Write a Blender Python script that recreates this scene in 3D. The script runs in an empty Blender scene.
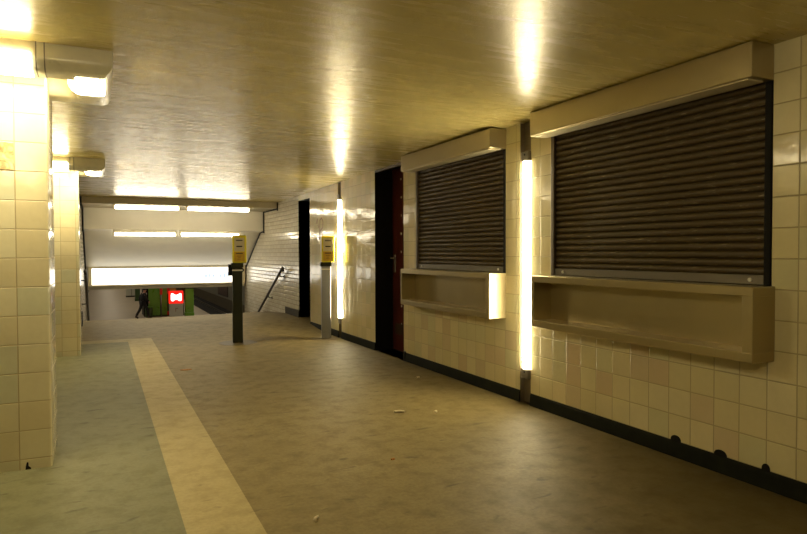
import bpy, bmesh, math, random
from mathutils import Vector, Matrix
random.seed(7)
sc = bpy.context.scene
C = sc.collection
W = 3.2625                                   # right wall plane

# ------------------------------------------------------------------ materials
def new_mat(name):
    m = bpy.data.materials.new(name); m.use_nodes = True
    nt = m.node_tree; b = nt.nodes['Principled BSDF']
    return m, nt, b
class NT:
    def __init__(s, nt): s.nt = nt
    def n(s, t, **k):
        o = s.nt.nodes.new(t)
        for a, v in k.items(): setattr(o, a, v)
        return o
    def l(s, a, b): s.nt.links.new(a, b)
    def math(s, op, a, b=None, c=None):
        o = s.n('ShaderNodeMath', operation=op)
        for i, v in enumerate((a, b, c)):
            if v is None: continue
            if isinstance(v, (int, float)): o.inputs[i].default_value = v
            else: s.l(v, o.inputs[i])
        return o.outputs[0]
    def vmath(s, op, a, b=None, sc=None):
        o = s.n('ShaderNodeVectorMath', operation=op)
        for i, v in enumerate((a, b)):
            if v is None: continue
            if isinstance(v, tuple): o.inputs[i].default_value = v
            else: s.l(v, o.inputs[i])
        if sc is not None: o.inputs['Scale'].default_value = sc
        return o.outputs[0]
    def noise(s, vec, scale, detail=3, rough=.55, dist=0.0):
        o = s.n('ShaderNodeTexNoise'); o.inputs['Scale'].default_value = scale
        o.inputs['Detail'].default_value = detail; o.inputs['Roughness'].default_value = rough
        o.inputs['Distortion'].default_value = dist
        if vec is not None: s.l(vec, o.inputs['Vector'])
        return o.outputs['Fac']
    def ramp(s, fac, pts):
        o = s.n('ShaderNodeValToRGB'); r = o.color_ramp
        while len(r.elements) < len(pts): r.elements.new(.5)
        for e, (p, c) in zip(r.elements, pts):
            e.position = p; e.color = (c, c, c, 1) if isinstance(c, (int, float)) else (*c, 1)
        s.l(fac, o.inputs[0]); return o.outputs[0]
    def mix(s, fac, a, b, blend='MIX'):
        o = s.n('ShaderNodeMix', data_type='RGBA', blend_type=blend)
        if isinstance(fac, (int, float)): o.inputs[0].default_value = fac
        else: s.l(fac, o.inputs[0])
        for i, v in ((6, a), (7, b)):
            if isinstance(v, tuple): o.inputs[i].default_value = (*v, 1)
            else: s.l(v, o.inputs[i])
        return o.outputs[2]
    def bump(s, h, strength, dist, normal=None):
        o = s.n('ShaderNodeBump'); o.inputs['Strength'].default_value = strength
        o.inputs['Distance'].default_value = dist; s.l(h, o.inputs['Height'])
        if normal is not None: s.l(normal, o.inputs['Normal'])
        return o.outputs[0]
    def pos(s): return s.n('ShaderNodeTexCoord').outputs['Object']

def plain(name, col, rough=.5, metal=0., var=.12, scale=14., bump=0., coat=0., spec=.5):
    """simple procedural material: base colour broken up by noise, a little uneven gloss"""
    m, nt, b = new_mat(name); t = NT(nt); p = t.pos()
    n = t.noise(p, scale, 4)
    f = t.ramp(n, [(.3, 0.), (.7, 1.)])
    dk = tuple(c * (1 - var) for c in col); lt = tuple(min(1, c * (1 + var)) for c in col)
    t.l(t.mix(f, dk, lt), b.inputs['Base Color'])
    t.l(t.math('MULTIPLY_ADD', n, .2, rough - .1), b.inputs['Roughness'])
    b.inputs['Metallic'].default_value = metal
    b.inputs['Specular IOR Level'].default_value = spec
    if coat: b.inputs['Coat Weight'].default_value = coat
    if bump: t.l(t.bump(n, bump, .01), b.inputs['Normal'])
    return m

def emit(name, col, strength):
    m, nt, b = new_mat(name)
    b.inputs['Base Color'].default_value = (col[0] * .7, col[1] * .7, col[2] * .7, 1)
    b.inputs['Emission Color'].default_value = (*col, 1)
    b.inputs['Emission Strength'].default_value = strength
    return m

def tile_mat(name, cols, grout, pw, ph, ow, oz, gw=.004, rough=.12, tilt=.03, bond=0., dirt=.3, cell_lo=0.):
    m, nt, b = new_mat(name); t = NT(nt); p = t.pos()
    geo = t.n('ShaderNodeNewGeometry')
    sx = t.n('ShaderNodeSeparateXYZ'); t.l(p, sx.inputs[0])
    sn = t.n('ShaderNodeSeparateXYZ'); t.l(geo.outputs['True Normal'], sn.inputs[0])
    ax = t.math('GREATER_THAN', t.math('ABSOLUTE', sn.outputs[0]), .7)
    u = t.math('ADD', t.math('MULTIPLY', sx.outputs[1], ax), t.math('MULTIPLY', sx.outputs[0], t.math('SUBTRACT', 1., ax)))
    u = t.math('DIVIDE', t.math('SUBTRACT', u, ow), pw)
    v = t.math('DIVIDE', t.math('SUBTRACT', sx.outputs[2], oz), ph)
    cv = t.math('FLOOR', v)
    if bond:
        u = t.math('ADD', u, t.math('MULTIPLY', t.math('FLOORED_MODULO', cv, 2.), bond))
    cu = t.math('FLOOR', u)
    fu = t.math('SUBTRACT', u, cu); fv = t.math('SUBTRACT', v, cv)
    du = t.math('MULTIPLY', t.math('MINIMUM', fu, t.math('SUBTRACT', 1., fu)), pw)
    dv = t.math('MULTIPLY', t.math('MINIMUM', fv, t.math('SUBTRACT', 1., fv)), ph)
    d = t.math('MINIMUM', du, dv)
    mr = t.n('ShaderNodeMapRange', interpolation_type='SMOOTHSTEP'); t.l(d, mr.inputs[0])
    mr.inputs[1].default_value = gw * .35; mr.inputs[2].default_value = gw
    body = mr.outputs[0]                                   # 0 in the joint, 1 on the tile
    cx = t.n('ShaderNodeCombineXYZ'); t.l(cu, cx.inputs[0]); t.l(cv, cx.inputs[1]); t.l(ax, cx.inputs[2])
    wn = t.n('ShaderNodeTexWhiteNoise', noise_dimensions='3D'); t.l(cx.outputs[0], wn.inputs['Vector'])
    k = len(cols)
    rp = t.ramp(wn.outputs['Value'], [((i + .001) / k, c) for i, c in enumerate(cols)])
    rp.node.color_ramp.interpolation = 'CONSTANT'
    n1 = t.noise(p, 3.0, 4); n2 = t.noise(p, 30., 3)
    dirtf = t.math('MULTIPLY', t.ramp(n1, [(.45, 0.), (.8, 1.)]), dirt)
    c = t.mix(dirtf, rp, (.40, .33, .19), 'MIX')
    c = t.mix(t.math('MULTIPLY', n2, .12), c, (.3, .25, .15))
    c = t.mix(body, grout, c)
    t.l(c, b.inputs['Base Color'])
    t.l(t.math('ADD', t.math('MULTIPLY', t.math('SUBTRACT', 1., body), .5), t.math('MULTIPLY_ADD', n1, .12, rough - .05)), b.inputs['Roughness'])
    off = t.vmath('SCALE', t.vmath('SUBTRACT', wn.outputs['Color'], (.5, .5, .5)), sc=tilt)
    nn = t.vmath('NORMALIZE', t.vmath('ADD', geo.outputs['Normal'], off))
    wv = t.noise(p, 9., 2)
    nb = t.bump(wv, .35, .006, nn)
    t.l(t.bump(body, .6, .0025, nb), b.inputs['Normal'])
    b.inputs['Specular IOR Level'].default_value = .5
    return m

CREAM = [(.66, .57, .32), (.69, .61, .36), (.63, .55, .30), (.67, .59, .33), (.61, .56, .32), (.70, .60, .34)]
M = {}
M['tile'] = tile_mat('cream glazed tile', CREAM, (.38, .31, .16), .165, .165, 2.08, .102, gw=.0052)
M['tile_pink'] = tile_mat('pinkish glazed tile', [(.60, .47, .28), (.62, .50, .30), (.59, .48, .29)], (.38, .31, .16), .165, .165, 2.08, .102, gw=.0052)
M['tile_pillar'] = tile_mat('pillar glazed tile', [(.68, .60, .36), (.70, .63, .39), (.62, .58, .36), (.67, .58, .34), (.59, .57, .37)], (.42, .33, .17), .171, .1724, -.454, 1.959 - 1.724, gw=.0042, tilt=.02)
M['brick'] = tile_mat('white strip tile', [(.72, .67, .53), (.68, .63, .50), (.75, .70, .57)], (.28, .235, .15), .26, .081, 0., 0., gw=.013, rough=.16, tilt=.035, bond=.5, dirt=.12)

def marble():
    m, nt, b = new_mat('brown veined tile'); t = NT(nt); p = t.pos()
    n = t.noise(p, 16., 5, .6, 1.2)
    t.l(t.ramp(n, [(.3, (.24, .15, .05)), (.5, (.50, .38, .16)), (.7, (.66, .56, .32))]), b.inputs['Base Color'])
    b.inputs['Roughness'].default_value = .15
    return m
M['marble'] = marble()

def floor_mat(name, a, bcol, spot, rough=.58):
    m, nt, b = new_mat(name); t = NT(nt); p = t.pos()
    n1 = t.noise(p, .9, 6, .6); n2 = t.noise(p, 7., 6, .65); n3 = t.noise(p, 45., 4, .6)
    c = t.mix(t.ramp(n1, [(.35, 0.), (.68, 1.)]), a, bcol)
    c = t.mix(t.math('MULTIPLY', t.ramp(n2, [(.46, 0.), (.70, 1.)]), .70), c, spot)
    c = t.mix(t.math('MULTIPLY', t.ramp(n3, [(.35, 1.), (.6, 0.)]), .34), c, spot)
    # scuffs stretched across the walking direction
    mp = t.n('ShaderNodeMapping'); t.l(p, mp.inputs[0]); mp.inputs['Scale'].default_value = (5., 13., 1.)
    n4 = t.noise(mp.outputs[0], 1., 3, .5, .4)
    c = t.mix(t.math('MULTIPLY', t.ramp(n4, [(.64, 0.), (.73, 1.)]), .65), c, tuple(x * .55 for x in spot))
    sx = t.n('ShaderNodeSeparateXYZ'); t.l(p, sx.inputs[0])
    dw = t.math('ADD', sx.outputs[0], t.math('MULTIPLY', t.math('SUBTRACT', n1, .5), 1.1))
    # dark patch at the wall's near end: part ingrained stain, part painted shade
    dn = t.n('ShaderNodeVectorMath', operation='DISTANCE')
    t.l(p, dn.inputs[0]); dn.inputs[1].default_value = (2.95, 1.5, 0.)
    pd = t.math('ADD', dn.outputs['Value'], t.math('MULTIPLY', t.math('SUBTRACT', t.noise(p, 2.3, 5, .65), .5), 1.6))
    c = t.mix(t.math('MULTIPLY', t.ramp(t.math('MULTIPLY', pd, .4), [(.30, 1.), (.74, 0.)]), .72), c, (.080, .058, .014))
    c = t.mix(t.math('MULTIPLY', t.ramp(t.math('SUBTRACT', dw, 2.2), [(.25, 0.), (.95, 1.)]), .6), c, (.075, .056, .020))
    t.l(c, b.inputs['Base Color'])
    t.l(t.math('MULTIPLY_ADD', n2, .30, rough - .15), b.inputs['Roughness'])
    t.l(t.bump(n3, .25, .004, None), b.inputs['Normal'])
    b.inputs['Specular IOR Level'].default_value = .28
    return m
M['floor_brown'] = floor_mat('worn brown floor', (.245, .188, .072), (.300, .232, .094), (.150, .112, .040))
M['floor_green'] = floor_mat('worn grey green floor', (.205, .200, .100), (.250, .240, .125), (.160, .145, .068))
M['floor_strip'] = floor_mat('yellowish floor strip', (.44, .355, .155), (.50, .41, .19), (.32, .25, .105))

def ceiling_mat():
    m, nt, b = new_mat('glossy cream ceiling paint'); t = NT(nt); p = t.pos()
    n1 = t.noise(p, 1.2, 5, .6)
    mp = t.n('ShaderNodeMapping'); t.l(p, mp.inputs[0]); mp.inputs['Scale'].default_value = (1.2, 9., 1.)
    n2 = t.noise(mp.outputs[0], 1.5, 4, .6)
    n3 = t.noise(p, 70., 3, .6)
    c = t.mix(n1, (.53, .44, .160), (.59, .49, .185))
    t.l(t.mix(t.math('MULTIPLY', t.ramp(n2, [(.5, 0.), (.8, 1.)]), .25), c, (.36, .28, .11)), b.inputs['Base Color'])
    b.inputs['Specular Tint'].default_value = (1., .86, .60, 1)
    t.l(t.math('MULTIPLY_ADD', n2, .14, .20), b.inputs['Roughness'])
    t.l(t.bump(n3, .30, .004, t.bump(n2, .17, .012)), b.inputs['Normal'])
    return m
M['ceiling'] = ceiling_mat()

def steel(name, col, rough=.3, axis=(1., 60., 1.)):
    m, nt, b = new_mat(name); t = NT(nt); p = t.pos()
    mp = t.n('ShaderNodeMapping'); t.l(p, mp.inputs[0]); mp.inputs['Scale'].default_value = axis
    n = t.noise(mp.outputs[0], 3., 4, .6); n2 = t.noise(p, 4., 4)
    t.l(t.mix(n2, tuple(c * .85 for c in col), col), b.inputs['Base Color'])
    b.inputs['Metallic'].default_value = .92
    t.l(t.math('MULTIPLY_ADD', n, .04, rough), b.inputs['Roughness'])
    t.l(t.bump(n2, .04, .006), b.inputs['Normal'])
    return m
M['steel_lit'] = plain('steel painted as lit', (.62, .55, .36), .38, .4, var=.06)  # paler copy of the steel, the tube's light on the underside put into colour
M['steel'] = steel('brushed steel', (.47, .395, .225), .31, (40., 1., 40.))
M['steel_dark'] = steel('dull dark steel', (.20, .18, .15), .42)
M['post'] = steel('grey steel post', (.34, .34, .33), .36, (60., 60., 1.))
M['post_dark'] = plain('dark olive shaded post and collar', (.022, .024, .010), .45, .1, spec=.25)  # middle post's backlit shade put into the colour; the collars are dark themselves

def shutter_mat(name, col):
    m, nt, b = new_mat(name); t = NT(nt); p = t.pos()
    mp = t.n('ShaderNodeMapping'); t.l(p, mp.inputs[0]); mp.inputs['Scale'].default_value = (1., 4., 60.)
    n = t.noise(mp.outputs[0], 2.2, 4, .6); n2 = t.noise(p, 6., 4)
    c = t.mix(n2, tuple(x * .8 for x in col), col)
    c = t.mix(t.ramp(n, [(.615, 0.), (.68, 1.)]), c, (.32, .26, .17))
    t.l(c, b.inputs['Base Color'])
    b.inputs['Metallic'].default_value = .15
    t.l(t.math('MULTIPLY_ADD', n2, .2, .30), b.inputs['Roughness'])
    return m
M['shutter'] = shutter_mat('dark brown shutter', (.080, .054, .021))
M['bronze'] = plain('dark bronze rail', (.10, .075, .05), .4, .6)
M['black'] = plain('black paint', (.008, .007, .005), .6, spec=.15)
M['base'] = plain('dark green black baseboard', (.010, .011, .006), .7, var=.4, scale=9., bump=.2, spec=.12)
M['door_red'] = plain('dark red door paint', (.085, .016, .010), .35, var=.25)
M['dullmetal'] = plain('dull metal fitting', (.32, .28, .22), .4, .8)
M['enamel'] = plain('cream enamel', (.85, .80, .64), .30, var=.05, coat=.12)
M['white_paint'] = plain('white painted soffit', (.80, .755, .63), .45, var=.04, scale=3.)
M['tan_paint'] = plain('tan painted fascia', (.52, .45, .30), .4, var=.06, scale=3.)
M['cap_grey'] = plain('grey lamp cap', (.20, .18, .15), .45, .3)
M['channel'] = plain('brown grey channel', (.16, .125, .075), .45, .3)
M['yellow'] = plain('yellow plastic', (.76, .66, .015), .3, var=.05)
M['ochre'] = plain('ochre plastic panel', (.60, .37, .02), .32, var=.1)
M['face'] = plain('cream machine face', (.66, .58, .38), .4, var=.05)
M['darkmark'] = plain('dark print', (.03, .025, .02), .5)
M['ochremark'] = plain('brown print', (.25, .13, .01), .5)
M['label'] = plain('pale label', (.75, .72, .62), .4, var=.04)
M['rail'] = plain('dark handrail', (.022, .016, .012), .3, .2)
M['concrete'] = plain('grey concrete', (.25, .22, .17), .75, var=.2, scale=5., bump=.2)
M['platform'] = plain('grey brown platform paving', (.35, .285, .20), .55, var=.12, scale=1.5)
M['hallwall'] = plain('grey hall tile', (.24, .225, .17), .4, var=.1, scale=2.)
M['hallbase'] = plain('olive brown lower wall', (.085, .065, .030), .5, var=.2)
M['trackbed'] = plain('dark track bed', (.012, .010, .008), .9, var=.4)
M['green'] = plain('green enamel', (.14, .36, .035), .3, var=.12, scale=3.)
M['green_dark'] = plain('dark green enamel', (.035, .075, .018), .35, var=.2, scale=4.)
M['white_col'] = plain('off white cladding', (.46, .45, .37), .6, var=.06, spec=.2)
M['red'] = plain('red enamel', (.62, .018, .012), .35, var=.05)
M['yellow_panel'] = plain('mustard panel', (.42, .30, .04), .4, var=.1)
M['poster'] = plain('poster print', (.10, .06, .045), .4, var=.6, scale=3.)
M['posterframe'] = plain('dark poster frame', (.02, .02, .015), .4)
M['suit'] = plain('black cloth', (.010, .010, .012), .8, var=.3)
M['skin'] = plain('skin', (.45, .26, .17), .5, var=.08)
M['hair'] = plain('dark hair', (.015, .010, .008), .6, var=.3)
M['shirt'] = plain('white shirt cloth', (.75, .73, .68), .7, var=.05)
M['paper'] = plain('litter paper', (.70, .60, .38), .7, var=.1)
M['orange'] = plain('orange leaf', (.50, .20, .04), .6, var=.2)
M['stain'] = plain('reddish brown marker paint', (.22, .07, .045), .5, var=.2)
LC = (1., .86, .54)
M['lamp_tube'] = emit('lit tube cover', LC, 36.)
M['lamp_ring'] = emit('lit pillar lamp diffuser', LC, 38.)
M['lamp_stair'] = emit('lit stair tube', (1., .89, .66), 15.)
M['sign_lit'] = emit('lit sign panel', (1., .95, .82), 2.4)
M['sign_mark'] = emit('pale lettering on lit panel', (.55, .66, .92), .8)
M['sign_orange'] = emit('orange lettering on lit panel', (1., .35, .05), .5)
M['info_red'] = emit('lit red sign face', (1., .015, .008), .7)
M['info_white'] = emit('lit white pictogram', (1., .97, .92), 2.2)

# ------------------------------------------------------------------ mesh helpers
class MB:
    def __init__(s): s.bm = bmesh.new(); s.mats = []; s.cur = 0
    def mat(s, m):
        if m not in s.mats: s.mats.append(m)
        s.cur = s.mats.index(m); return s
    def face(s, pts):
        f = s.bm.faces.new([s.bm.verts.new(p) for p in pts]); f.material_index = s.cur; return f
    def box(s, x0, x1, y0, y1, z0, z1, bev=0., seg=2):
        r = bmesh.ops.create_cube(s.bm, size=1.)
        vs = r['verts']
        for v in vs:
            v.co = Vector((x0 + (v.co.x + .5) * (x1 - x0), y0 + (v.co.y + .5) * (y1 - y0), z0 + (v.co.z + .5) * (z1 - z0)))
        fs = {f for v in vs for f in v.link_faces}
        for f in fs: f.material_index = s.cur
        if bev:
            es = list({e for v in vs for e in v.link_edges})
            rr = bmesh.ops.bevel(s.bm, geom=es, offset=bev, segments=seg, affect='EDGES', profile=.5)
            for f in rr['faces']: f.material_index = s.cur
        return s
    def prism(s, pts, axis, a, b):
        """closed polygon pts (2D) extruded from a to b along axis"""
        def P(p, t):
            if axis == 'x': return Vector((t, p[0], p[1]))
            if axis == 'y': return Vector((p[0], t, p[1]))
            return Vector((p[0], p[1], t))
        A = [s.bm.verts.new(P(p, a)) for p in pts]; B = [s.bm.verts.new(P(p, b)) for p in pts]
        n = len(pts); fs = []
        fs.append(s.bm.faces.new(A)); fs.append(s.bm.faces.new(B[::-1]))
        for i in range(n):
            fs.append(s.bm.faces.new([A[i], B[i], B[(i + 1) % n], A[(i + 1) % n]]))
        for f in fs: f.material_index = s.cur
        return s
    def tube(s, pts, r, n=12, caps=True):
        pts = [Vector(p) for p in pts]; rings = []
        prev = None
        for i, p in enumerate(pts):
            d = (pts[min(i + 1, len(pts) - 1)] - pts[max(i - 1, 0)]).normalized()
            ref = Vector((0, 0, 1)) if abs(d.z) < .95 else Vector((1, 0, 0))
            a = d.cross(ref).normalized(); b = d.cross(a)
            rad = r[i] if isinstance(r, (list, tuple)) else r
            rings.append([s.bm.verts.new(p + (a * math.cos(2 * math.pi * k / n) + b * math.sin(2 * math.pi * k / n)) * rad) for k in range(n)])
        for A, B in zip(rings, rings[1:]):
            for k in range(n):
                f = s.bm.faces.new([A[k], A[(k + 1) % n], B[(k + 1) % n], B[k]]); f.material_index = s.cur; f.smooth = True
        if caps:
            for R in (rings[0], rings[-1]):
                f = s.bm.faces.new(R); f.material_index = s.cur
        return s
    def build(s, name, mat=None, parent=None, loc=(0, 0, 0), smooth=False):
        bmesh.ops.recalc_face_normals(s.bm, faces=s.bm.faces[:])
        if smooth:
            for f in s.bm.faces: f.smooth = True
        me = bpy.data.meshes.new(name)
        s.bm.to_mesh(me); s.bm.free()
        if mat is not None: me.materials.append(mat)
        else:
            for m in s.mats: me.materials.append(m)
        if smooth:
            try: me.set_sharp_from_angle(angle=math.radians(38))
            except Exception: pass
        o = bpy.data.objects.new(name, me); C.objects.link(o)
        if parent is not None:
            o.parent = parent
            o.location = Vector(loc) 
        else: o.location = loc
        return o
def struct(o): o['kind'] = 'structure'; return o
def thing(name, label, cat, loc=(0, 0, 0), group=None):
    o = bpy.data.objects.new(name, None); C.objects.link(o); o.location = loc
    o.empty_display_size = .1
    o['label'] = label; o['category'] = cat
    if group: o['group'] = group
    return o
def tag(o, label, cat, group=None):
    o['label'] = label; o['category'] = cat
    if group: o['group'] = group
    return o
def dup(root, loc, label, group=None):
    r = root.copy(); C.objects.link(r); r.location = loc; r['label'] = label
    if group: r['group'] = group
    for ch in list(root.children):
        c = ch.copy(); C.objects.link(c); c.parent = r
        for g in ch.children:
            d = g.copy(); C.objects.link(d); d.parent = c
    return r

# ------------------------------------------------------------------ heights of the slightly uneven ceiling
YE = 12.8                                    # where the flat ceiling ends above the stairs
def ceil_z(x, y):
    def lin(y, pts):
        if y <= pts[0][0]: return pts[0][1]
        for (a, za), (b, zb) in zip(pts, pts[1:]):
            if y <= b: return za + (zb - za) * (y - a) / (b - a)
        return pts[-1][1]
    zr = lin(y, [(4., 2.402), (7., 2.378), (YE, 2.317)])
    zl = lin(y, [(8.8, 2.44), (YE, 2.317)])
    t = min(1, max(0, (x + .3) / (W + .3)))
    return zl + (zr - zl) * t

# ------------------------------------------------------------------ floor
def grid_faces(mb, xs, ys, z, matf):
    V = {}
    for i, x in enumerate(xs):
        for j, y in enumerate(ys): V[i, j] = mb.bm.verts.new((x, y, z(x, y)))
    for i in range(len(xs) - 1):
        for j in range(len(ys) - 1):
            mm = matf((xs[i] + xs[i + 1]) / 2, (ys[j] + ys[j + 1]) / 2)
            if mm is None: continue
            mb.mat(mm)
            f = mb.bm.faces.new([V[i, j], V[i + 1, j], V[i + 1, j + 1], V[i, j + 1]]); f.material_index = mb.cur
CREST = 13.55
mb = MB()
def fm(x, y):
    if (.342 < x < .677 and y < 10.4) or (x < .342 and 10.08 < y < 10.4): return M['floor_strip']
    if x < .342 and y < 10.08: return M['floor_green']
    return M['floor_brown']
def floor_z(x, y):
    # the worn floor climbs a little along the right wall before the stairs
    a = min(1., max(0., (y - 9.5) / 1.9)); a = a * a * (3 - 2 * a)
    if y > 12.2: a *= 1 - .75 * (y - 12.2) / (CREST - 12.2)
    b = min(1., max(0., (x - .7) / (W - .7)))
    return .118 * a * b
fy = [9.5, 9.75, 10.08, 10.4, 10.7, 11., 11.3, 11.6, 12., 12.2, 12.6]
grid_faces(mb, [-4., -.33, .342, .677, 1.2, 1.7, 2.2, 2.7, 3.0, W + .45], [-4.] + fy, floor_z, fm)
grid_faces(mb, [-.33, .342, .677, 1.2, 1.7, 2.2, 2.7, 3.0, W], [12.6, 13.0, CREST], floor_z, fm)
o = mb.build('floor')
for p in o.data.polygons: p.use_smooth = True
struct(o)
# round repaired patches where the posts are set into the floor
for k, (x, y) in enumerate([(1.77, 9.25), (3.02, 9.1)]):
    pb = MB()
    pb.tube([(0, 0, -.02), (0, 0, .002)], .27 if k == 0 else .2, 32)
    o = pb.build('floor_patch', plain('dark round floor patch', (.115, .085, .038), .5, var=.2), None, (x, y, 0)); struct(o)

# ------------------------------------------------------------------ ceiling
mb = MB()
xs = [-4. + i * .4 for i in range(19)]; xs = [x for x in xs if x < W - .1] + [W + .02]
ys = [-4. + i * .4 for i in range(42)] + [YE]
grid_faces(mb, xs, ys, ceil_z, lambda x, y: M['ceiling'])
o = mb.build('ceiling', smooth=True); struct(o)

# ------------------------------------------------------------------ right wall with its openings
PW = .165
PINK = [(576, 353), (576, 374), (575, 397.5), (607.5, 384.4), (643, 363.8), (643, 375.5), (662, 375.5), (704, 409.2), (727, 442),
        (427, 324), (449.7, 331), (449.7, 346.5), (417, 349), (465, 318.5), (484, 353.5), (461, 361), (492, 351), (512.5, 340)]
Fp, yaw, pit, rol = 633.58, math.radians(25.526), math.radians(-1.358), math.radians(-.177)
fw = Vector((math.sin(yaw) * math.cos(pit), math.cos(yaw) * math.cos(pit), math.sin(pit)))
rt0 = Vector((math.cos(yaw), -math.sin(yaw), 0)); up0 = rt0.cross(fw)
RT = rt0 * math.cos(rol) + up0 * math.sin(rol); UP = -rt0 * math.sin(rol) + up0 * math.cos(rol)
pink_cells = {(math.floor((y - 2.08) / PW), math.floor((z - .102) / PW)) for y, z in [
    (3.805, .57), (3.805, .36), (3.805, .19), (3.47, .36), (3.15, .62), (3.15, .52), (2.98, .52), (2.62, .36), (2.50, .19),
    (6.32, .52), (5.72, .52), (5.72, .36), (6.55, .36), (5.40, .62), (4.98, .36), (5.45, .19), (4.80, .36), (4.60, .52), (5.1, .19),
    (6.1, .19), (5.9, .62), (6.7, .36)]}
CH1 = (4.345, 4.495); CH2 = (9.005, 9.125)
SH2 = (2.225, 4.085, 1.05, 2.30); SH1 = (4.712, 6.505, 1.05, 2.30)
D1 = (6.825, 7.70, 0., 2.395); D2 = (10.575, 11.27, 0., 2.235)
holes = [SH2, SH1, D1, D2, (CH1[0], CH1[1], 0., 2.6), (CH2[0], CH2[1], 0., 2.6)]
def cells_wall(mb, x, y0, y1, z0, z1, holes, mats):
    yb = {y0, y1}; zb = {z0, z1}
    for k in range(-60, 90):
        a = 2.08 + k * PW
        if y0 < a < y1: yb.add(a)
    for k in range(0, 20):
        a = .102 + k * PW
        if z0 < a < z1: zb.add(a)
    for h in holes:
        for a in h[:2]:
            if y0 < a < y1: yb.add(a)
        for a in h[2:]:
            if z0 < a < z1: zb.add(a)
    yb = sorted(yb); zb = sorted(zb)
    V = {}
    def vert(i, j):
        if (i, j) not in V: V[i, j] = mb.bm.verts.new((x, yb[i], zb[j]))
        return V[i, j]
    for i in range(len(yb) - 1):
        for j in range(len(zb) - 1):
            cy, cz = (yb[i] + yb[i + 1]) / 2, (zb[j] + zb[j + 1]) / 2
            if any(h[0] < cy < h[1] and h[2] < cz < h[3] for h in holes): continue
            mb.mat(mats(cy, cz))
            f = mb.bm.faces.new([vert(i, j), vert(i, j + 1), vert(i + 1, j + 1), vert(i + 1, j)]); f.material_index = mb.cur
def wm(y, z):
    if z < .1: return M['black']
    if (math.floor((y - 2.08) / PW), math.floor((z - .102) / PW)) in pink_cells: return M['tile_pink']
    return M['tile']
mb = MB()
cells_wall(mb, W, -4., 11.27, 0., 2.6, holes, wm)
def reveal(mb, h, depth, mat, back=None):
    y0, y1, z0, z1 = h; x0, x1 = W, W + depth
    mb.mat(mat)
    mb.face([(x0, y0, z0), (x1, y0, z0), (x1, y0, z1), (x0, y0, z1)])
    mb.face([(x0, y1, z0), (x1, y1, z0), (x1, y1, z1), (x0, y1, z1)])
    mb.face([(x0, y0, z1), (x1, y0, z1), (x1, y1, z1), (x0, y1, z1)])
    mb.face([(x0, y0, z0), (x1, y0, z0), (x1, y1, z0), (x0, y1, z0)])
    if back is not None:
        mb.mat(back); mb.face([(x1, y0, z0), (x1, y1, z0), (x1, y1, z1), (x1, y0, z1)])
reveal(mb, SH2, .10, M['black'], M['black']); reveal(mb, SH1, .10, M['black'], M['black'])
reveal(mb, (CH1[0], CH1[1], 0., 2.6), .045, M['channel'], M['channel'])
reveal(mb, (CH2[0], CH2[1], 0., 2.6), .045, M['channel'], M['channel'])
o = mb.build('wall_right'); struct(o)
# normals must face the room
for p in o.data.polygons:
    pass
# brown-red graffiti scrawl on the tiles beyond the far lamp
g = MB()
def stroke(pts, r=.012):
    g.tube([(W - .001, y, z) for y, z in pts], r, 6)
stroke([(10.06, 1.50), (10.04, 1.62), (10.02, 1.83)]); stroke([(10.02, 1.83), (9.93, 1.86), (9.86, 1.80), (9.88, 1.70), (10.0, 1.66)])
stroke([(10.0, 1.66), (9.90, 1.60), (9.84, 1.50)]); stroke([(10.22, 1.78), (10.15, 1.86), (10.10, 1.70)]); stroke([(9.95, 1.38), (9.9, 1.3), (9.86, 1.33)])
stroke([(10.1, 1.55), (9.98, 1.52), (9.9, 1.56)])
go = g.build('graffiti', M['stain'], o); go.scale = (.25, 1, 1); go.location = (W * .75, 0, 0); struct(go)
# black recesses left where tile corners are broken away above the baseboard
for y, z, r in [(2.845, .098, .042), (2.525, .095, .046), (2.245, .10, .026)]:
    c = MB(); n = 10
    pts = [(r, -.015)] + [(r * math.cos(math.pi * k / n) * (1 if k < 6 else .9), (.036 + r * .1) * math.sin(math.pi * k / n) ** .7) for k in range(n + 1)] + [(-r * .9, -.015)]
    c.prism(pts, 'x', -.0025, .004)
    c.build('broken_tile_edge', M['black'], o, (W, y, z))['kind'] = 'structure'

# baseboard
mb = MB()
for a, b in [(-4., CH1[0]), (CH1[1], D1[0]), (D1[1], CH2[0]), (CH2[1], D2[0])]:
    mb.prism([(W - .012, 0.), (W - .012, .01), (W - .006, .085), (W - .001, .100), (W + .004, .100), (W + .004, 0.)], 'y', a, b)
o = mb.build('baseboard_right', M['base']); struct(o)
mb = MB(); mb.box(W - .014, W + .01, D1[0] - .05, D1[0] + .004, 0., .115, .004)
struct(mb.build('baseboard_right.001', M['black']))

# door recesses
def door(name, h, depth, leafmat, handle=True):
    mb = MB(); y0, y1, z0, z1 = h
    reveal(mb, h, depth, M['black'], None)
    mb.mat(leafmat); mb.box(W + depth, W + depth + .05, y0, y1, z0 + .01, z1)
    d = struct(mb.build(name))
    return d
d1 = door('door_1', D1, .255, M['door_red'])
hb = MB(); hx = W + .255
hb.box(hx - .012, hx, 7.60, 7.65, 1.03, 1.27, .006)
hb.tube([(hx - .01, 7.625, 1.22), (hx - .06, 7.625, 1.22), (hx - .065, 7.61, 1.22), (hx - .065, 7.50, 1.22)], .011, 10)
struct(hb.build('door_handle', M['dullmetal'], d1))
kb = MB(); kb.box(hx - .006, hx, 7.38, 7.62, .22, .36, .004); struct(kb.build('kick_plate', M['bronze'], d1))
sb = MB()
for k in range(9):
    z = .35 + k * .235
    sb.box(hx - .004, hx, 7.42 - .01 * (k % 2), 7.43 + .006 * (k % 3), z, z + .025)
struct(sb.build('hinge_screws', M['label'], d1))
tb = MB(); tb.box(W + .0, W + .05, D1[0], D1[1], D1[3] - .05, D1[3], .003); struct(tb.build('door_header', M['bronze'], d1))
d2 = door('door_2', D2, .5, M['black'])
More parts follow.
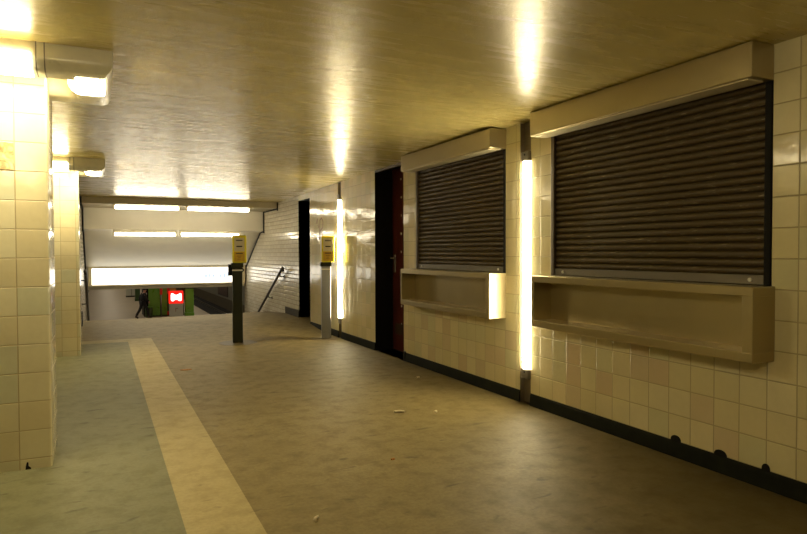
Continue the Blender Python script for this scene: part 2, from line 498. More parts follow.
kb = MB(); kb.tube([(W + .49, 10.9, 1.1), (W + .44, 10.9, 1.1)], [.02, .026], 12); struct(kb.build('door_knob', M['dullmetal'], d2))

# ------------------------------------------------------------------ other walls of the hall
mb = MB(); mb.mat(M['tile'])
mb.box(-4.2, -4., -4., 12.6, 0., 2.6); struct(mb.build('wall_left'))
mb = MB(); mb.mat(M['tile']); mb.box(-4.2, W + .4, -4.2, -4., 0., 2.6); struct(mb.build('wall_back'))
mb = MB(); mb.mat(M['tile']); mb.box(-4.2, -.53, 12.6, 12.8, 0., 2.6); struct(mb.build('wall_far'))

# ------------------------------------------------------------------ stairwell
SW_END = 16.15
ZP = -2.45
mb = MB(); mb.mat(M['brick']); mb.box(W, W + .4, 11.27, SW_END, ZP, 2.6); struct(mb.build('wall_stair_right'))
mb = MB(); mb.mat(M['brick']); mb.box(-.53, -.33, 12.6, 20., ZP, 2.6); struct(mb.build('wall_stair_left'))
mb = MB(); mb.box(W - .016, W, 11.27, 12.2, 0., .24, .004); struct(mb.build('baseboard_stair_right', plain('dark grey stone base', (.045, .035, .020), .6, spec=.15)))
mb = MB(); mb.box(-.53, -.31, 12.55, 12.9, 0., .24, .004); struct(mb.build('baseboard_stair_left', M['base']))
mb = MB(); mb.mat(M['concrete'])
ns = 15; rise = -ZP / ns; tread = .30
pts = [(CREST, 0.)]
for k in range(ns):
    pts += [(CREST + k * tread, -rise * (k + 1)), (CREST + (k + 1) * tread, -rise * (k + 1))]
pts += [(pts[-1][0], ZP - .3), (CREST, ZP - .3)]
mb.prism(pts, 'x', -.33, W); struct(mb.build('stairs'))
# stepped and sloping soffit above the stairs
Z1, Z2 = 2.199, 1.775
S0 = (14.376, 1.745); S1 = (15.86, .99)
Y1 = YE; Y2 = 14.02
mb = MB(); xa, xb = -.34, W + .01
def strip(m, p, q):
    mb.mat(m); mb.face([(xa, *p), (xb, *p), (xb, *q), (xa, *q)])
strip(M['tan_paint'], (Y1, 2.34), (Y1, Z1)); strip(M['tan_paint'], (Y1, Z1), (Y2, Z1))
strip(M['white_paint'], (Y2, Z1), (Y2, Z2)); strip(M['white_paint'], (Y2, Z2), S0); strip(M['white_paint'], S0, S1)
strip(M['white_paint'], S1, (16.15, .99)); strip(M['white_paint'], (16.15, .99), (16.15, .45))
struct(mb.build('ceiling_stair'))
# black joint strips where the soffit meets the walls
for k, (xw, s) in enumerate([(W, -1), (-.33, 1)]):
    mb = MB()
    def seg(p, q, w):
        p, q = Vector(p), Vector(q); d = (q - p).normalized(); n = Vector((-d.y, d.x)) * w / 2
        e = d * w / 2
        mb.prism([tuple(p - e + n), tuple(q + e + n), tuple(q + e - n), tuple(p - e - n)], 'x', xw, xw + s * (.012 if s < 0 else .03))
    seg((Y1 - .03, ceil_z(xw, Y1) - .02), (Y1 - .03, Z1 - .02), .06)
    seg((Y1, Z1 - .015), (Y2 - .02, Z1 - .015), .03)
    seg((Y2 - .03, Z1), (Y2 - .03, Z2 - .02), .06)
    seg((Y2, Z2 - .015), (S0[0], S0[1] - .01), .03)
    seg((S0[0], S0[1] - .02), (S1[0], S1[1] - .02), .05)
    struct(mb.build('trim_%d' % (k + 1), M['black']))

# handrails
def handrail(x, side, label):
    t = thing('handrail', label, 'handrail', (x, 12.07, 0.), 'handrails on the stair walls')
    sl = -.49
    P = [(0, -.02, .925), (0, -.01, .975), (0, .03, 1.000), (0, .09, .975)] + [(0, d, 1.02 + sl * d) for d in (.4, 1., 2., 3., 4.)]
    m = MB(); m.tube(P, .026, 12); m.build('rail', M['rail'], t)
    for d in (.22, 1.2, 2.2, 3.2, 3.9):
        z = 1.02 + sl * d
        m = MB(); m.tube([(0, d, z - .02), (0, d, z - .07), (side * .03, d, z - .09), (side * .085, d, z - .09)], .010, 8)
        m.tube([(side * .078, d, z - .09), (side * .086, d, z - .09)], .03, 12)
        m.build('bracket', M['rail'], t)
    return t
handrail(W - .085, 1, 'dark sloping handrail on the white-tiled wall right of the stairs')
handrail(-.33 + .085, -1, 'dark sloping handrail on the narrow wall left of the stairs')

# stair tubes under the two soffits
def stair_lamp(x0, x1, y, z, zs, label):
    L = x1 - x0
    t = thing('tube_light', label, 'ceiling light', (x0, y, z), 'tube lights above the stairs')
    m = MB(); m.box(0, L, -.03, .03, .034, zs - z, .004); m.build('housing', M['enamel'], t)
    m = MB(); m.tube([(.03, 0, 0), (.045, 0, 0), (L - .045, 0, 0), (L - .03, 0, 0)], [.028, .032, .032, .028], 14); m.build('tube', M['lamp_stair'], t)
    for a in (0., L - .035):
        m = MB(); m.box(a, a + .035, -.03, .03, -.03, .036, .006); m.build('socket', M['enamel'], t)
    return t
stair_lamp(.215, 1.40, 12.93, 2.150, Z1, 'left tube light of the upper row above the stairs')
stair_lamp(1.50, 2.74, 12.93, 2.150, Z1, 'right tube light of the upper row above the stairs')
stair_lamp(.222, 1.45, 14.10, 1.68, Z2 - .01, 'left tube light of the lower row under the beam above the stairs')
stair_lamp(1.50, 2.76, 14.10, 1.68, Z2 - .01, 'right tube light of the lower row under the beam above the stairs')

# lit sign box hung across the stairs
t = thing('sign_box', 'long white illuminated sign box hung across the stairs', 'sign', (1.47, 15.98, .54))
m = MB(); m.box(-1.73, 1.75, -.09, .15, 0., .45, .006); m.build('casing', M['face'], t)
m = MB()
m.box(-1.73, 1.75, -.105, -.085, 0., .035, .004); m.box(-1.73, 1.75, -.105, -.085, .405, .45, .004)
m.box(-1.73, -1.66, -.105, -.085, .03, .41, .004); m.box(1.68, 1.75, -.105, -.085, .03, .41, .004)
m.build('frame', M['face'], t)
m = MB(); m.box(-1.66, 1.68, -.098, -.086, .035, .405); m.build('panel', M['sign_lit'], t)
for x, w, h in [(.66, .035, .12), (.79, .06, .06), (.88, .05, .07), (.97, .06, .06), (1.06, .035, .10), (1.13, .06, .06), (1.22, .06, .065), (1.31, .05, .09)]:
    m = MB(); m.box(x, x + w, -.101, -.097, .15, .17 + h * 1.3); m.build('letter', M['sign_mark'], t)
m = MB(); m.box(1.46, 1.50, -.1, -.097, .16, .25); m.box(1.50, 1.55, -.1, -.097, .16, .19); m.build('orange_mark', M['sign_orange'], t)

# ------------------------------------------------------------------ tiled pillars
def pillar(name, x1, y0, w, d, marb=False):
    mb = MB(); mb.mat(M['tile_pillar'])
    mb.box(x1 - w, x1, y0, y0 + d, -.01, 2.6)
    es = [e for e in mb.bm.edges if abs(e.verts[0].co.z - e.verts[1].co.z) > 1]
    bmesh.ops.bevel(mb.bm, geom=es, offset=.014, segments=4, affect='EDGES', profile=.5)
    o = mb.build(name, smooth=True); struct(o)
    return o
p1 = pillar('pillar', -.283, 4.386, .513, .513)
p2 = pillar('pillar.001', -.245, 9.0, .513, .513)
c = MB(); z0 = 1.959 - .1724 + .004
c.box(-.454 - .167, -.458, 4.386 - .003, 4.392, z0, z0 + .164, .002); struct(c.build('veined_tile', M['marble'], p1))
c = MB(); c.prism([(-.425, .0), (-.423, .022), (-.417, .045), (-.409, .042), (-.408, .02), (-.395, .008), (-.395, 0.)], 'y', 4.3835, 4.39); struct(c.build('broken_tile_edge', M['black'], p1))

# square ring lamps around the pillar heads
def ring_lamp(loc, label):
    """local frame: outer front right corner at (0,0), ceiling at z = 0; front arm runs to -x, side arm to +y"""
    t = thing('pillar_lamp', label, 'ceiling light', loc, 'ring lamps round the pillar heads')
    H, Wd, r = .15, .24, .075
    def prof(off=0.):
        # (distance inwards from the outer face, z)
        pts = [(.0 - off, 0.)]
        for k in range(9):
            a = math.pi / 2 * k / 8
            pts.append((r - (r + off) * math.cos(a), -H + r - (r + off) * math.sin(a)))
        for k in range(9):
            a = math.pi / 2 * k / 8
            pts.append((Wd - r + (r + off) * math.sin(a), -H + r - (r + off) * math.cos(a)))
        pts.append((Wd + off, 0.))
        return pts
    Lf, Ls = .93, .86
    pr = prof()
    m = MB()
    def mit(mode):
        # ring of vertices with a mitred corner
        out = []
        for u, z in pr:
            if mode == 'f0': out.append((-Lf, u, z))
            if mode == 'c': out.append((-u, u, z))
            if mode == 's1': out.append((-u, Ls, z))
            if mode == 'b': out.append((-u, Ls - u, z))
            if mode == 'b0': out.append((-Lf, Ls - u, z))
        return out
    prev = None
    for mode in ('f0', 'c', 'b', 'b0'):
        ring = [m.bm.verts.new(p) for p in mit(mode)]
        if prev:
            for i in range(len(ring) - 1): m.bm.faces.new([prev[i], prev[i + 1], ring[i + 1], ring[i]])
        if mode in ('f0', 'b0'): m.bm.faces.new(ring)
        prev = ring
    m.build('housing', M['enamel'], t, smooth=True)
    # seams
    m = MB()
    ps = prof(.003)
    for xx in (-.335, -.375):
        ring = [[m.bm.verts.new((xx + dx, u, z)) for u, z in ps] for dx in (0, -.006)]
        for i in range(len(ps) - 1): m.bm.faces.new([ring[0][i], ring[0][i + 1], ring[1][i + 1], ring[1][i]])
    m.build('seam', M['cap_grey'], t, smooth=True)
    # diffusers: the lower rounded part of the profile, slightly proud
    def diff(ps, f, a, b):
        m = MB(); ring = [[m.bm.verts.new(f(u, z, s)) for u, z in ps] for s in (a, b)]
        for i in range(len(ps) - 1): m.bm.faces.new([ring[0][i], ring[0][i + 1], ring[1][i + 1], ring[1][i]])
        for R in ring: m.bm.faces.new(R)
        return m.build('diffuser', M['lamp_ring'], t, smooth=True)
    full = prof(.006)
    front = [(-.006, -.070)] + [p for p in full if p[1] < -.075]
    diff(front[:-2], lambda u, z, s: (s, u, z), -.405, -Lf + .02)
    under = [p for p in full[1:-1] if p[1] < -.078 and p[0] > .03]
    diff(under, lambda u, z, s: (-u, s, z), .10, .50)
    return t
ring_lamp((.076, 3.955, ceil_z(.0, 4.0) + .006), 'cream ring lamp round the head of the near left pillar')
ring_lamp((.062, 8.50, ceil_z(.0, 8.5) + .006), 'cream ring lamp round the head of the farther left pillar')

# ------------------------------------------------------------------ vertical wall lamps in their channels
def wall_lamp(yc, w, z0, z1, label):
    t = thing('wall_lamp', label, 'wall light', (W, yc, 0.), 'vertical tube lamps on the right wall')
    m = MB(); m.box(.022, .044, -w * .62, w * .62, z0 - .09, z1 + .10, .004); m.build('backplate', M['cap_grey'], t)
    m = MB(); pts = []
    for k in range(13):
        a = math.pi * k / 12
        pts.append((.022 - .055 * math.sin(a) ** .8, -w / 2 * math.cos(a)))
    m.prism(pts, 'z', z0, z1); m.build('diffuser', M['lamp_tube'], t, smooth=True)
    for a, b in ((z0 - .085, z0), (z1, z1 + .085)):
        m = MB(); m.box(-.026, .024, -w / 2, w / 2, a, b, .008); c = m.build('end_cap', M['cap_grey'], t)
        m = MB(); m.tube([(-.028, 0, (a + b) / 2 + .015), (-.024, 0, (a + b) / 2 + .015)], .009, 10); m.build('screw', M['black'], c)
    return t
wall_lamp(4.400, .100, .305, 2.06, 'bright vertical tube lamp between the two shuttered kiosks')
wall_lamp(9.05, .085, .305, 2.085, 'bright vertical tube lamp behind the right ticket validator')

# ------------------------------------------------------------------ kiosks
def kiosk(y0, y1, cy0, cy1, g0, g1, which, end_w):
    # roller shutter: box under the ceiling, curtain, rails, bottom bar
    t = thing('roller_shutter', which[0], 'shutter', (W, y0, 0.), 'roller shutters of the kiosks')
    L = y1 - y0; zt = min(ceil_z(W - .18, y0), ceil_z(W - .18, y1)) - .002
    m = MB()
    m.box(-.179, 0., 0., L, 2.212, zt, .006, 2)
    m.build('shutter_box', M['steel'], t)
    m = MB(); m.box(-.170, -.05, .03, L - .03, 2.203, 2.212, .002); m.build('underside_plate', M['steel_lit'], t)
    a, b = g0 - y0, g1 - y0
    m = MB(); p = .0465; n = int((2.24 - 1.165) / p) + 1
    pts = []
    for k in range(n):
        zb = 1.165 + k * p
        for q in range(7):
            s = q / 6
            pts.append((.036 - .017 * math.sin(math.pi * (.06 + .88 * s)) ** .75, zb + p * (.04 + .90 * s)))
        pts.append((.042, zb + p * .975))
    pts += [(.06, pts[-1][1]), (.06, 1.165)]
    m.prism(pts, 'y', a + .02, b - .02); m.build('curtain', M['shutter'], t, smooth=True)
    m = MB(); m.box(.006, .05, a + .02, b - .02, 1.112, 1.167, .004); bb = m.build('bottom_bar', M['steel_dark'], t)
    for yy in (a + .11, b - .13):
        m = MB(); m.tube([(.008, yy, 1.140), (-.002, yy, 1.140)], .011, 12); m.build('lock_stud', M['label'], bb)
    for s, yy in ((0, a), (1, b)):
        m = MB()
        if s == 0: m.box(-.004, .06, yy - .012, yy + .026, 1.112, 2.212, .003)
        else: m.box(-.004, .06, yy - .026, yy + .012, 1.112, 2.212, .003)
        m.build('guide_rail', M['black'] if s == 0 else M['bronze'], t)
    # shelf counter
    t = thing('kiosk_counter', which[1], 'counter', (W, cy0, 0.), 'steel counters of the kiosks')
    L = cy1 - cy0; zt, zb, D = 1.110, .705, .182
    m = MB(); m.box(-D, 0., 0., L, zt - .052, zt, .005); m.build('counter_top', M['steel'], t)
    m = MB(); m.box(-D, 0., 0., L, zb, zb + .056, .005); m.build('bottom_shelf', M['steel'], t)
    m = MB(); m.box(-D, 0., 0., end_w, zb + .052, zt - .048, .004); m.build('side_panel', M['steel'], t)
    m = MB(); m.box(-D, 0., L - .03, L, zb + .052, zt - .048, .004); m.build('side_panel', M['steel'], t)
    m = MB(); m.box(-.012, -.002, end_w, L - .03, zb + .054, zt - .05); m.build('back_panel', M['steel'], t)
kiosk(2.2215, 4.1246, 2.2028, 4.0957, 2.245, 4.07,
      ('dark brown roller shutter of the near kiosk, at right', 'steel counter with an open shelf under the near shutter'), .063)
kiosk(4.7028, 6.5224, 4.7051, 6.5315, 4.725, 6.49,
      ('brown roller shutter of the farther kiosk, beside the dark red door', 'steel counter below the farther shutter, its end face brightly lit by the tube lamp'), .055)

# ------------------------------------------------------------------ ticket validators
def validator(x, y, mat, rot, label, extras):
    t = thing('ticket_validator', label, 'ticket validator', (x, y, 0.), 'ticket validators in front of the stairs')
    t.rotation_euler = (0, 0, rot)
    m = MB(); m.box(-.07, .07, -.05, .05, .0, 1.10, .012, 3); p = m.build('post', mat, t)
    m = MB(); m.box(-.072, .072, -.0525, -.049, 1.035, 1.055); m.build('label_strip', M['label'], p)
    m = MB(); m.box(-.085, .085, -.07, .07, 1.085, 1.15, .01); m.build('collar', M['post_dark'], t)
    z0, z1 = 1.15, 1.545
    m = MB(); m.box(-.068, .128, -.075, .085, z0, z1, .016, 3); h = m.build('housing', M['yellow'], t)
    m = MB(); m.box(-.042, .096, -.081, -.07, z0 + .165, z1 - .035, .004); f = m.build('face_plate', M['face'], t)
    m = MB(); m.box(-.018, .072, -.0835, -.08, z1 - .080, z1 - .066); m.build('print', M['darkmark'], f)
    m = MB(); m.box(-.013, .067, -.088, -.08, z0 + .228, z0 + .245, .002); m.build('ticket_slot', M['black'], f)
    m = MB(); m.box(-.046, .100, -.080, -.07, z0 + .022, z0 + .158, .004); g = m.build('lower_panel', M['ochre'], t)
    m = MB(); m.box(-.018, .074, -.083, -.079, z0 + .130, z0 + .143); m.build('print', M['darkmark'], g)
    for k, w in enumerate((.03, .022, .034)):
        m = MB(); m.box(.027 - w, .027 + w * .8, -.0825, -.079, z0 + .050 + k * .022, z0 + .058 + k * .022); m.build('print', M['ochremark'], g)
    for s in (-1, 1):
        m = MB(); m.box(.03 + s * .095 - .005, .03 + s * .095 + .005, -.05, .06, z0 + .15, z1 - .03, .003); m.build('side_plate', M['label'], t)
    if extras:
        m = MB(); m.box(-.125, -.068, -.03, .05, .965, 1.13, .01); m.build('side_box', M['black'], t)
        m = MB(); m.prism([(.068, 1.01), (.098, 1.04), (.098, 1.055), (.068, 1.085)], 'y', -.02, .02); m.build('latch', M['black'], t)
    return t
validator(1.77, 9.27, M['post_dark'], -.12, 'yellow ticket validator on a dark post in the middle, before the lit sign', True)
validator(3.06, 9.13, M['post'], -.22, 'yellow ticket validator on a grey steel post close to the right wall', False)

# ------------------------------------------------------------------ litter
def butt(x, y, rot, L, r, label, mat, bend=.2):
    m = MB(); n = 6
    m.tube([(-L / 2 + L * k / n, bend * L * math.sin(math.pi * k / n), r * .95) for k in range(n + 1)], [r * .9] + [r] * (n - 1) + [r * .8], 8)
    o = m.build('cigarette_butt', mat, None, (x, y, .0)); o.rotation_euler = (0, 0, rot)
    tag(o, label, 'litter', 'litter on the floor')
butt(2.16, 4.61, -.5, .085, .010, 'curved pale scrap on the brown floor, larger of the two before the far kiosk', M['paper'], .25)
butt(2.424, 4.476, .6, .035, .011, 'tiny pale butt on the brown floor right of the curved scrap', M['paper'])
butt(2.936, 5.808, .2, .04, .009, 'pale butt on the floor near the farther kiosk and door', M['paper'])
butt(.931, 2.932, 1.0, .045, .008, 'yellowish butt on the floor nearest the viewer, right of the floor strip', M['paper'])
butt(1.632, 3.578, .1, .025, .006, 'little yellow butt in the middle of the brown floor', M['orange'], .1)
m = MB(); m.prism([(-.06, 0.), (-.02, .022), (.03, .018), (.06, -.005), (.02, -.025), (-.03, -.018)], 'z', .001, .008)
o = m.build('leaf', M['orange'], None, (.835, 7.35, 0.)); tag(o, 'orange brown leaf on the floor right of the yellowish strip', 'litter')

# ------------------------------------------------------------------ platform hall below the stairs
PX0, PX1, HY0, HY1 = -1.1, 5.95, 16.15, 92.
mb = MB()
mb.box(PX0, PX1, CREST + ns * tread, HY1, ZP - .4, ZP); struct(mb.build('floor_platform', M['platform']))
mb = MB(); mb.box(PX0, PX1, HY0, CREST + ns * tread, ZP - .4, ZP - .3); mb.box(-4.3, 9.3, HY0, HY1, -3.75, -3.35); struct(mb.build('floor_tracks', M['trackbed']))
mb = MB(); mb.mat(M['hallwall']); mb.box(9.3, 9.5, HY0, HY1, -2.5, .6); mb.mat(M['hallbase']); mb.box(9.24, 9.5, HY0, HY1, -3.4, -2.5); struct(mb.build('wall_track_right'))
mb = MB(); mb.mat(M['hallwall']); mb.box(-4.5, -4.3, HY0, HY1, -3.4, .6); struct(mb.build('wall_track_left'))
mb = MB(); mb.box(-4.5, 9.5, HY1, HY1 + .2, -3.4, .6); struct(mb.build('wall_hall_end', M['hallwall']))
mb = MB(); mb.box(-4.5, -.34, HY0 - .2, HY0, -3.4, .7); mb.box(W + .39, 9.5, HY0 - .2, HY0, -3.4, .7); struct(mb.build('wall_hall_near', M['hallwall']))
mb = MB(); mb.box(-4.5, 9.5, HY0, HY1 + .2, .52, .7); struct(mb.build('ceiling_platform', M['white_paint']))
# rails in the right hand track
mb = MB()
for x in (6.9, 8.33): mb.box(x - .035, x + .035, HY0, HY1, -3.35, -3.2)
struct(mb.build('trim_3', M['steel_dark']))
def column(name, x0, x1, y, d, label, body, base, cap):
    t = thing(name, label, 'column', ((x0 + x1) / 2, y, ZP)); w = (x1 - x0) / 2
    m = MB(); m.box(-w, w, 0., d, .22, 2.95, .03, 3); m.build('shaft', body, t)
    m = MB(); m.box(-w - .02, w + .02, -.02, d + .02, 0., .22, .01); m.build('base', base, t)
    m = MB(); m.box(-w - .07, w + .07, -.07, d + .07, 1.62, 1.74, .02); m.build('collar', cap, t)
    return t
column('platform_column', 4.46, 4.94, 39.2, .48, 'green column standing right of the red and white information pillar', M['green'], M['green'], M['green_dark'])
column('platform_column', 2.36, 2.72, 53.3, .4, 'slim dark green column behind the walking man', M['green_dark'], M['green_dark'], M['green'])
t = thing('white_column', 'off-white clad column farther down the platform, left of the walking man', 'column', (2.31, 58.4, ZP))
m = MB(); m.box(-.42, .42, 0., .5, .12, 2.95, .02); m.build('cladding', M['white_col'], t)
m = MB(); m.box(-.015, .015, -.008, .01, .12, 2.95); m.build('joint', M['darkmark'], t)
m = MB(); m.box(-.44, .44, -.02, .52, 0., .12, .01); m.build('base', M['darkmark'], t)
# green booth
t = thing('platform_booth', 'green panelled booth on the platform behind the red and white pillar', 'booth', (2.5, 39.8, ZP))
m = MB(); m.box(0., 1.95, .03, 2.4, 0., 2.94, .02); m.build('body', M['green_dark'], t)
m = MB(); m.box(-.02, .60, 0., .04, .08, 2.9, .01); m.build('panel', M['green'], t)
m = MB(); m.box(.70, 1.0, 0., .04, .08, 2.9, .01); m.build('panel', M['green'], t)
for a, b in ((1.32, 1.85), (.08, .30)):
    m = MB(); m.box(1.0, 1.14, -.01, .04, a, b, .006); m.build('red_strip', M['red'], t)
m = MB(); m.box(1.16, 1.50, -.01, .04, 1.2, 2.6, .006); m.build('yellow_panel', M['yellow_panel'], t)
m = MB(); m.box(-.26, -.02, .1, 2.3, 0., 2.9, .01); m.build('dark_doorway', M['black'], t)
# red alarm box on its pole
t = thing('alarm_post', 'small red box on a thin grey pole before the green booth', 'call point', (3.155, 39.55, ZP))
m = MB(); m.tube([(0, 0, 0), (0, 0, 1.5)], .028, 10); m.build('pole', M['post'], t)
m = MB(); m.box(-.07, .07, -.07, .05, 1.30, 1.72, .01); m.build('box', M['red'], t)
# information pillar
t = thing('information_pillar', 'lit red and white information pillar with a white pictogram', 'sign', (3.875, 38.4, ZP))
m = MB(); m.box(-.37, .37, 0., .3, 0., .83, .02); m.build('body', M['white_col'], t)
m = MB(); m.box(-.39, .39, -.02, .32, .83, 1.55, .03, 3); h = m.build('head', M['info_red'], t)
pts = []
for x, z in [(-.27, .20), (-.29, .10), (-.29, -.10), (-.27, -.17), (-.18, -.20), (-.10, -.14), (0., -.12), (.10, -.14), (.18, -.20), (.27, -.17), (.29, -.10), (.29, .10), (.27, .20), (.18, .21), (.10, .14), (0., .12), (-.10, .14), (-.18, .21)]:
    pts.append((x, 1.19 + z * 1.1))
m = MB(); m.prism(pts, 'y', -.03, -.018); m.build('pictogram', M['info_white'], h)
m = MB(); m.box(-.05, -.02, -.006, .01, .36, .58); m.box(-.02, .09, -.006, .01, .54, .58); m.build('scrawl', M['stain'], t)
# small green bin
t = thing('litter_bin', 'low dark green bin between the walking man and the booth', 'bin', (2.47, 39.45, ZP))
m = MB(); m.tube([(0, 0, 0), (0, 0, .05), (0, 0, .58)], [.17, .19, .21], 16); m.build('body', M['green_dark'], t)
m = MB(); m.tube([(0, 0, .58), (0, 0, .63)], [.225, .225], 16); m.build('rim', M['green'], t)
# poster on the track wall
t = thing('poster', 'dark reddish framed poster on the wall across the track', 'poster', (9.3, 55., -2.35))
m = MB(); m.box(-.04, 0., -2.4, 2.4, 0., 1.35, .01); m.build('frame', M['posterframe'], t)
m = MB(); m.box(-.046, -.038, -2.25, 2.25, .08, 1.27); m.build('sheet', M['poster'], t)

# ------------------------------------------------------------------ walking man on the platform
def skin_mesh(name, verts, edges, rad, mat, parent, sub=2):
    me = bpy.data.meshes.new(name); me.from_pydata(verts, edges, [])
    o = bpy.data.objects.new(name, me); C.objects.link(o)
    sk = o.modifiers.new('s', 'SKIN'); sk.use_smooth_shade = True
    for v, r in zip(me.skin_vertices[0].data, rad): v.radius = r if isinstance(r, tuple) else (r, r)
    me.skin_vertices[0].data[0].use_root = True
    ss = o.modifiers.new('d', 'SUBSURF'); ss.levels = sub; ss.render_levels = sub
    bpy.context.view_layer.update()
    ev = o.evaluated_get(bpy.context.evaluated_depsgraph_get())
    m2 = bpy.data.meshes.new_from_object(ev)
    o.modifiers.clear(); o.data = m2; m2.materials.clear(); m2.materials.append(mat)
    for p in m2.polygons: p.use_smooth = True
    o.parent = parent
    return o
t = thing('person', 'man in a dark suit striding along the platform below', 'person', (2.13, 39.1, ZP))
t.rotation_euler = (0, 0, .35)
# x = walking direction, z up
J = dict(pel=(0, 0, .93), sp=(.02, 0, 1.12), ch=(.06, 0, 1.33), nk=(.09, 0, 1.47), hd=(.11, 0, 1.57), ht=(.12, 0, 1.68),
         ls=(.06, .19, 1.40), le=(-.08, .23, 1.14), lw=(-.02, .22, .90), rs=(.06, -.19, 1.40), re=(.08, -.24, 1.13), rw=(.27, -.21, .97),
         lh=(0, .09, .90), lk=(-.13, .09, .50), la=(-.36, .09, .13), lt=(-.27, .09, .04), rh=(0, -.09, .90), rk=(.22, -.09, .53), ra=(.28, -.09, .09), rf=(.44, -.09, .04))
def chain(keys, edges, rads):
    idx = {k: i for i, k in enumerate(keys)}
    return [J[k] for k in keys], [(idx[a], idx[b]) for a, b in edges], rads
keys = ['pel', 'sp', 'ch', 'nk', 'hd', 'ht', 'ls', 'le', 'lw', 'rs', 're', 'rw', 'lh', 'lk', 'la', 'lt', 'rh', 'rk', 'ra', 'rf']
E = [('pel', 'sp'), ('sp', 'ch'), ('ch', 'nk'), ('nk', 'hd'), ('hd', 'ht'), ('ch', 'ls'), ('ls', 'le'), ('le', 'lw'), ('ch', 'rs'), ('rs', 're'), ('re', 'rw'), ('pel', 'lh'), ('lh', 'lk'), ('lk', 'la'), ('la', 'lt'), ('pel', 'rh'), ('rh', 'rk'), ('rk', 'ra'), ('ra', 'rf')]
R = [.12, .115, .13, .055, .095, .075, .06, .045, .03, .06, .045, .03, .08, .055, .038, .035, .08, .055, .038, .035]
body = skin_mesh('body', *chain(keys, E, R), M['skin'], t)
k2 = ['pel', 'sp', 'ch', 'ls', 'le', 'lw', 'rs', 're', 'rw']
jk = skin_mesh('jacket', *chain(k2, [('pel', 'sp'), ('sp', 'ch'), ('ch', 'ls'), ('ls', 'le'), ('le', 'lw'), ('ch', 'rs'), ('rs', 're'), ('re', 'rw')], [(.17, .17), .155, .165, .085, .07, .052, .085, .07, .052]), M['suit'], t)
k3 = ['pel', 'lh', 'lk', 'la', 'rh', 'rk', 'ra']
skin_mesh('trousers', *chain(k3, [('pel', 'lh'), ('lh', 'lk'), ('lk', 'la'), ('pel', 'rh'), ('rh', 'rk'), ('rk', 'ra')], [.15, .11, .082, .065, .11, .082, .065]), M['suit'], t)
for a, b in (('la', 'lt'), ('ra', 'rf')):
    m = MB(); A, B = Vector(J[a]), Vector(J[b]); m.tube([A + Vector((-.03, 0, -.02)), A + (B - A) * .4, B, B + Vector((.05, 0, -.005))], [.045, .05, .045, .025], 10); m.build('shoe', M['hair'], t)
hm = MB(); bmesh.ops.create_uvsphere(hm.bm, u_segments=16, v_segments=10, radius=1.)
for v in hm.bm.verts: v.co = Vector((.105 + v.co.x * .105, v.co.y * .092, 1.655 + v.co.z * .075))
hm.build('hair', M['hair'], t, smooth=True)
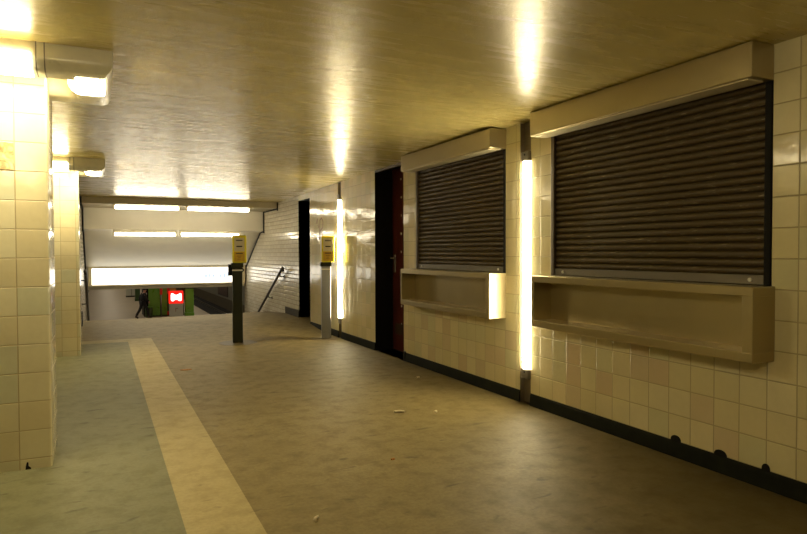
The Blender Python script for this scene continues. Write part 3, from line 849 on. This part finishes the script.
for w in (body,):
    for s in (-1, 1):
        fb = MB(); r = bmesh.ops.create_uvsphere(fb.bm, u_segments=8, v_segments=6, radius=.013)
        for v in r['verts']: v.co += Vector((.200, s * .033, 1.60))
        fb.build('eye', M['hair'], body)
    fb = MB(); fb.tube([(.20, 0, 1.60), (.225, 0, 1.565), (.20, 0, 1.56)], [.01, .016, .012], 8); fb.build('nose', M['skin'], body)
    fb = MB(); fb.box(.195, .207, -.022, .022, 1.527, 1.535); fb.build('mouth', M['stain'], body)
    for s in (-1, 1):
        fb = MB(); r = bmesh.ops.create_uvsphere(fb.bm, u_segments=8, v_segments=6, radius=1.)
        for v in r['verts']: v.co = Vector((.10 + v.co.x * .022, s * .098 + v.co.y * .010, 1.59 + v.co.z * .033))
        fb.build('ear', M['skin'], body, smooth=True)
    for wj, s in (('lw', 1), ('rw', -1)):
        p = Vector(J[wj]); fb = MB()
        fb.tube([p + Vector((0, 0, .01)), p + Vector((.01, 0, -.05)), p + Vector((.015, 0, -.09))], [.028, .038, .03], 8)
        for q, (dx, L) in enumerate([(-.024, .055), (-.008, .068), (.009, .072), (.026, .062)]):
            fb.tube([p + Vector((.012 + dx, 0, -.08)), p + Vector((.016 + dx, -s * .012, -.08 - L * .6)), p + Vector((.014 + dx, -s * .035, -.08 - L))], [.009, .009, .006], 6)
        fb.tube([p + Vector((.035, 0, -.03)), p + Vector((.06, -s * .01, -.06)), p + Vector((.06, -s * .02, -.09))], [.011, .010, .007], 6)
        fb.build('hand', M['skin'], body, smooth=True)
sm = MB(); sm.prism([(-.055, 1.45), (.055, 1.45), (.03, 1.30), (0., 1.16), (-.03, 1.30)], 'x', .150, .252); s_ = sm.build('shirt_front', M['shirt'], t)
s_.location = (-.03, 0, 0)

# ------------------------------------------------------------------ area lights for unseen lamp rows behind the viewer and over the platform
def area(name, loc, rot, sx, sy, power, col=LC):
    l = bpy.data.lights.new(name, 'AREA'); l.shape = 'RECTANGLE'; l.size = sx; l.size_y = sy; l.energy = power; l.color = col
    o = bpy.data.objects.new(name, l); C.objects.link(o); o.location = loc; o.rotation_euler = rot
    return o
for k in range(6):
    for x in (.6, 5.3):
        area('unseen_platform_light', (x, 25. + k * 11.5, .49), (0, 0, 0), .2, 11.4, 50, (1., .88, .66))
area('unseen_pillar_lamp_light', (.09, -.2, 2.28), (0, -math.pi / 2, 0), .14, .9, 15)
area('unseen_pillar_lamp_light_front', (-.45, .36, 2.30), (math.pi / 2, 0, 0), .9, .3, 9)
area('unseen_wall_lamp_light', (W - .03, -.22, 1.2), (0, math.pi / 2, 0), 1.75, .11, 5)

# ------------------------------------------------------------------ world, camera, view
w = bpy.data.worlds.new('World'); sc.world = w; w.use_nodes = True
w.node_tree.nodes['Background'].inputs[0].default_value = (0, 0, 0, 1)
cam = bpy.data.cameras.new('camera'); co = bpy.data.objects.new('camera', cam); C.objects.link(co)
cam.sensor_fit = 'HORIZONTAL'; cam.sensor_width = 36.; cam.lens = Fp / 807 * 36.
cam.clip_start = .05; cam.clip_end = 300
mw = Matrix.Identity(4)
for i in range(3):
    mw[i][0] = RT[i]; mw[i][1] = UP[i]; mw[i][2] = -fw[i]
mw[2][3] = 1.3
co.matrix_world = mw
sc.camera = co
sc.view_settings.view_transform = 'Standard'; sc.view_settings.look = 'None'
sc.view_settings.gamma = 1.; sc.view_settings.use_curve_mapping = False
sc.view_settings.exposure = .4
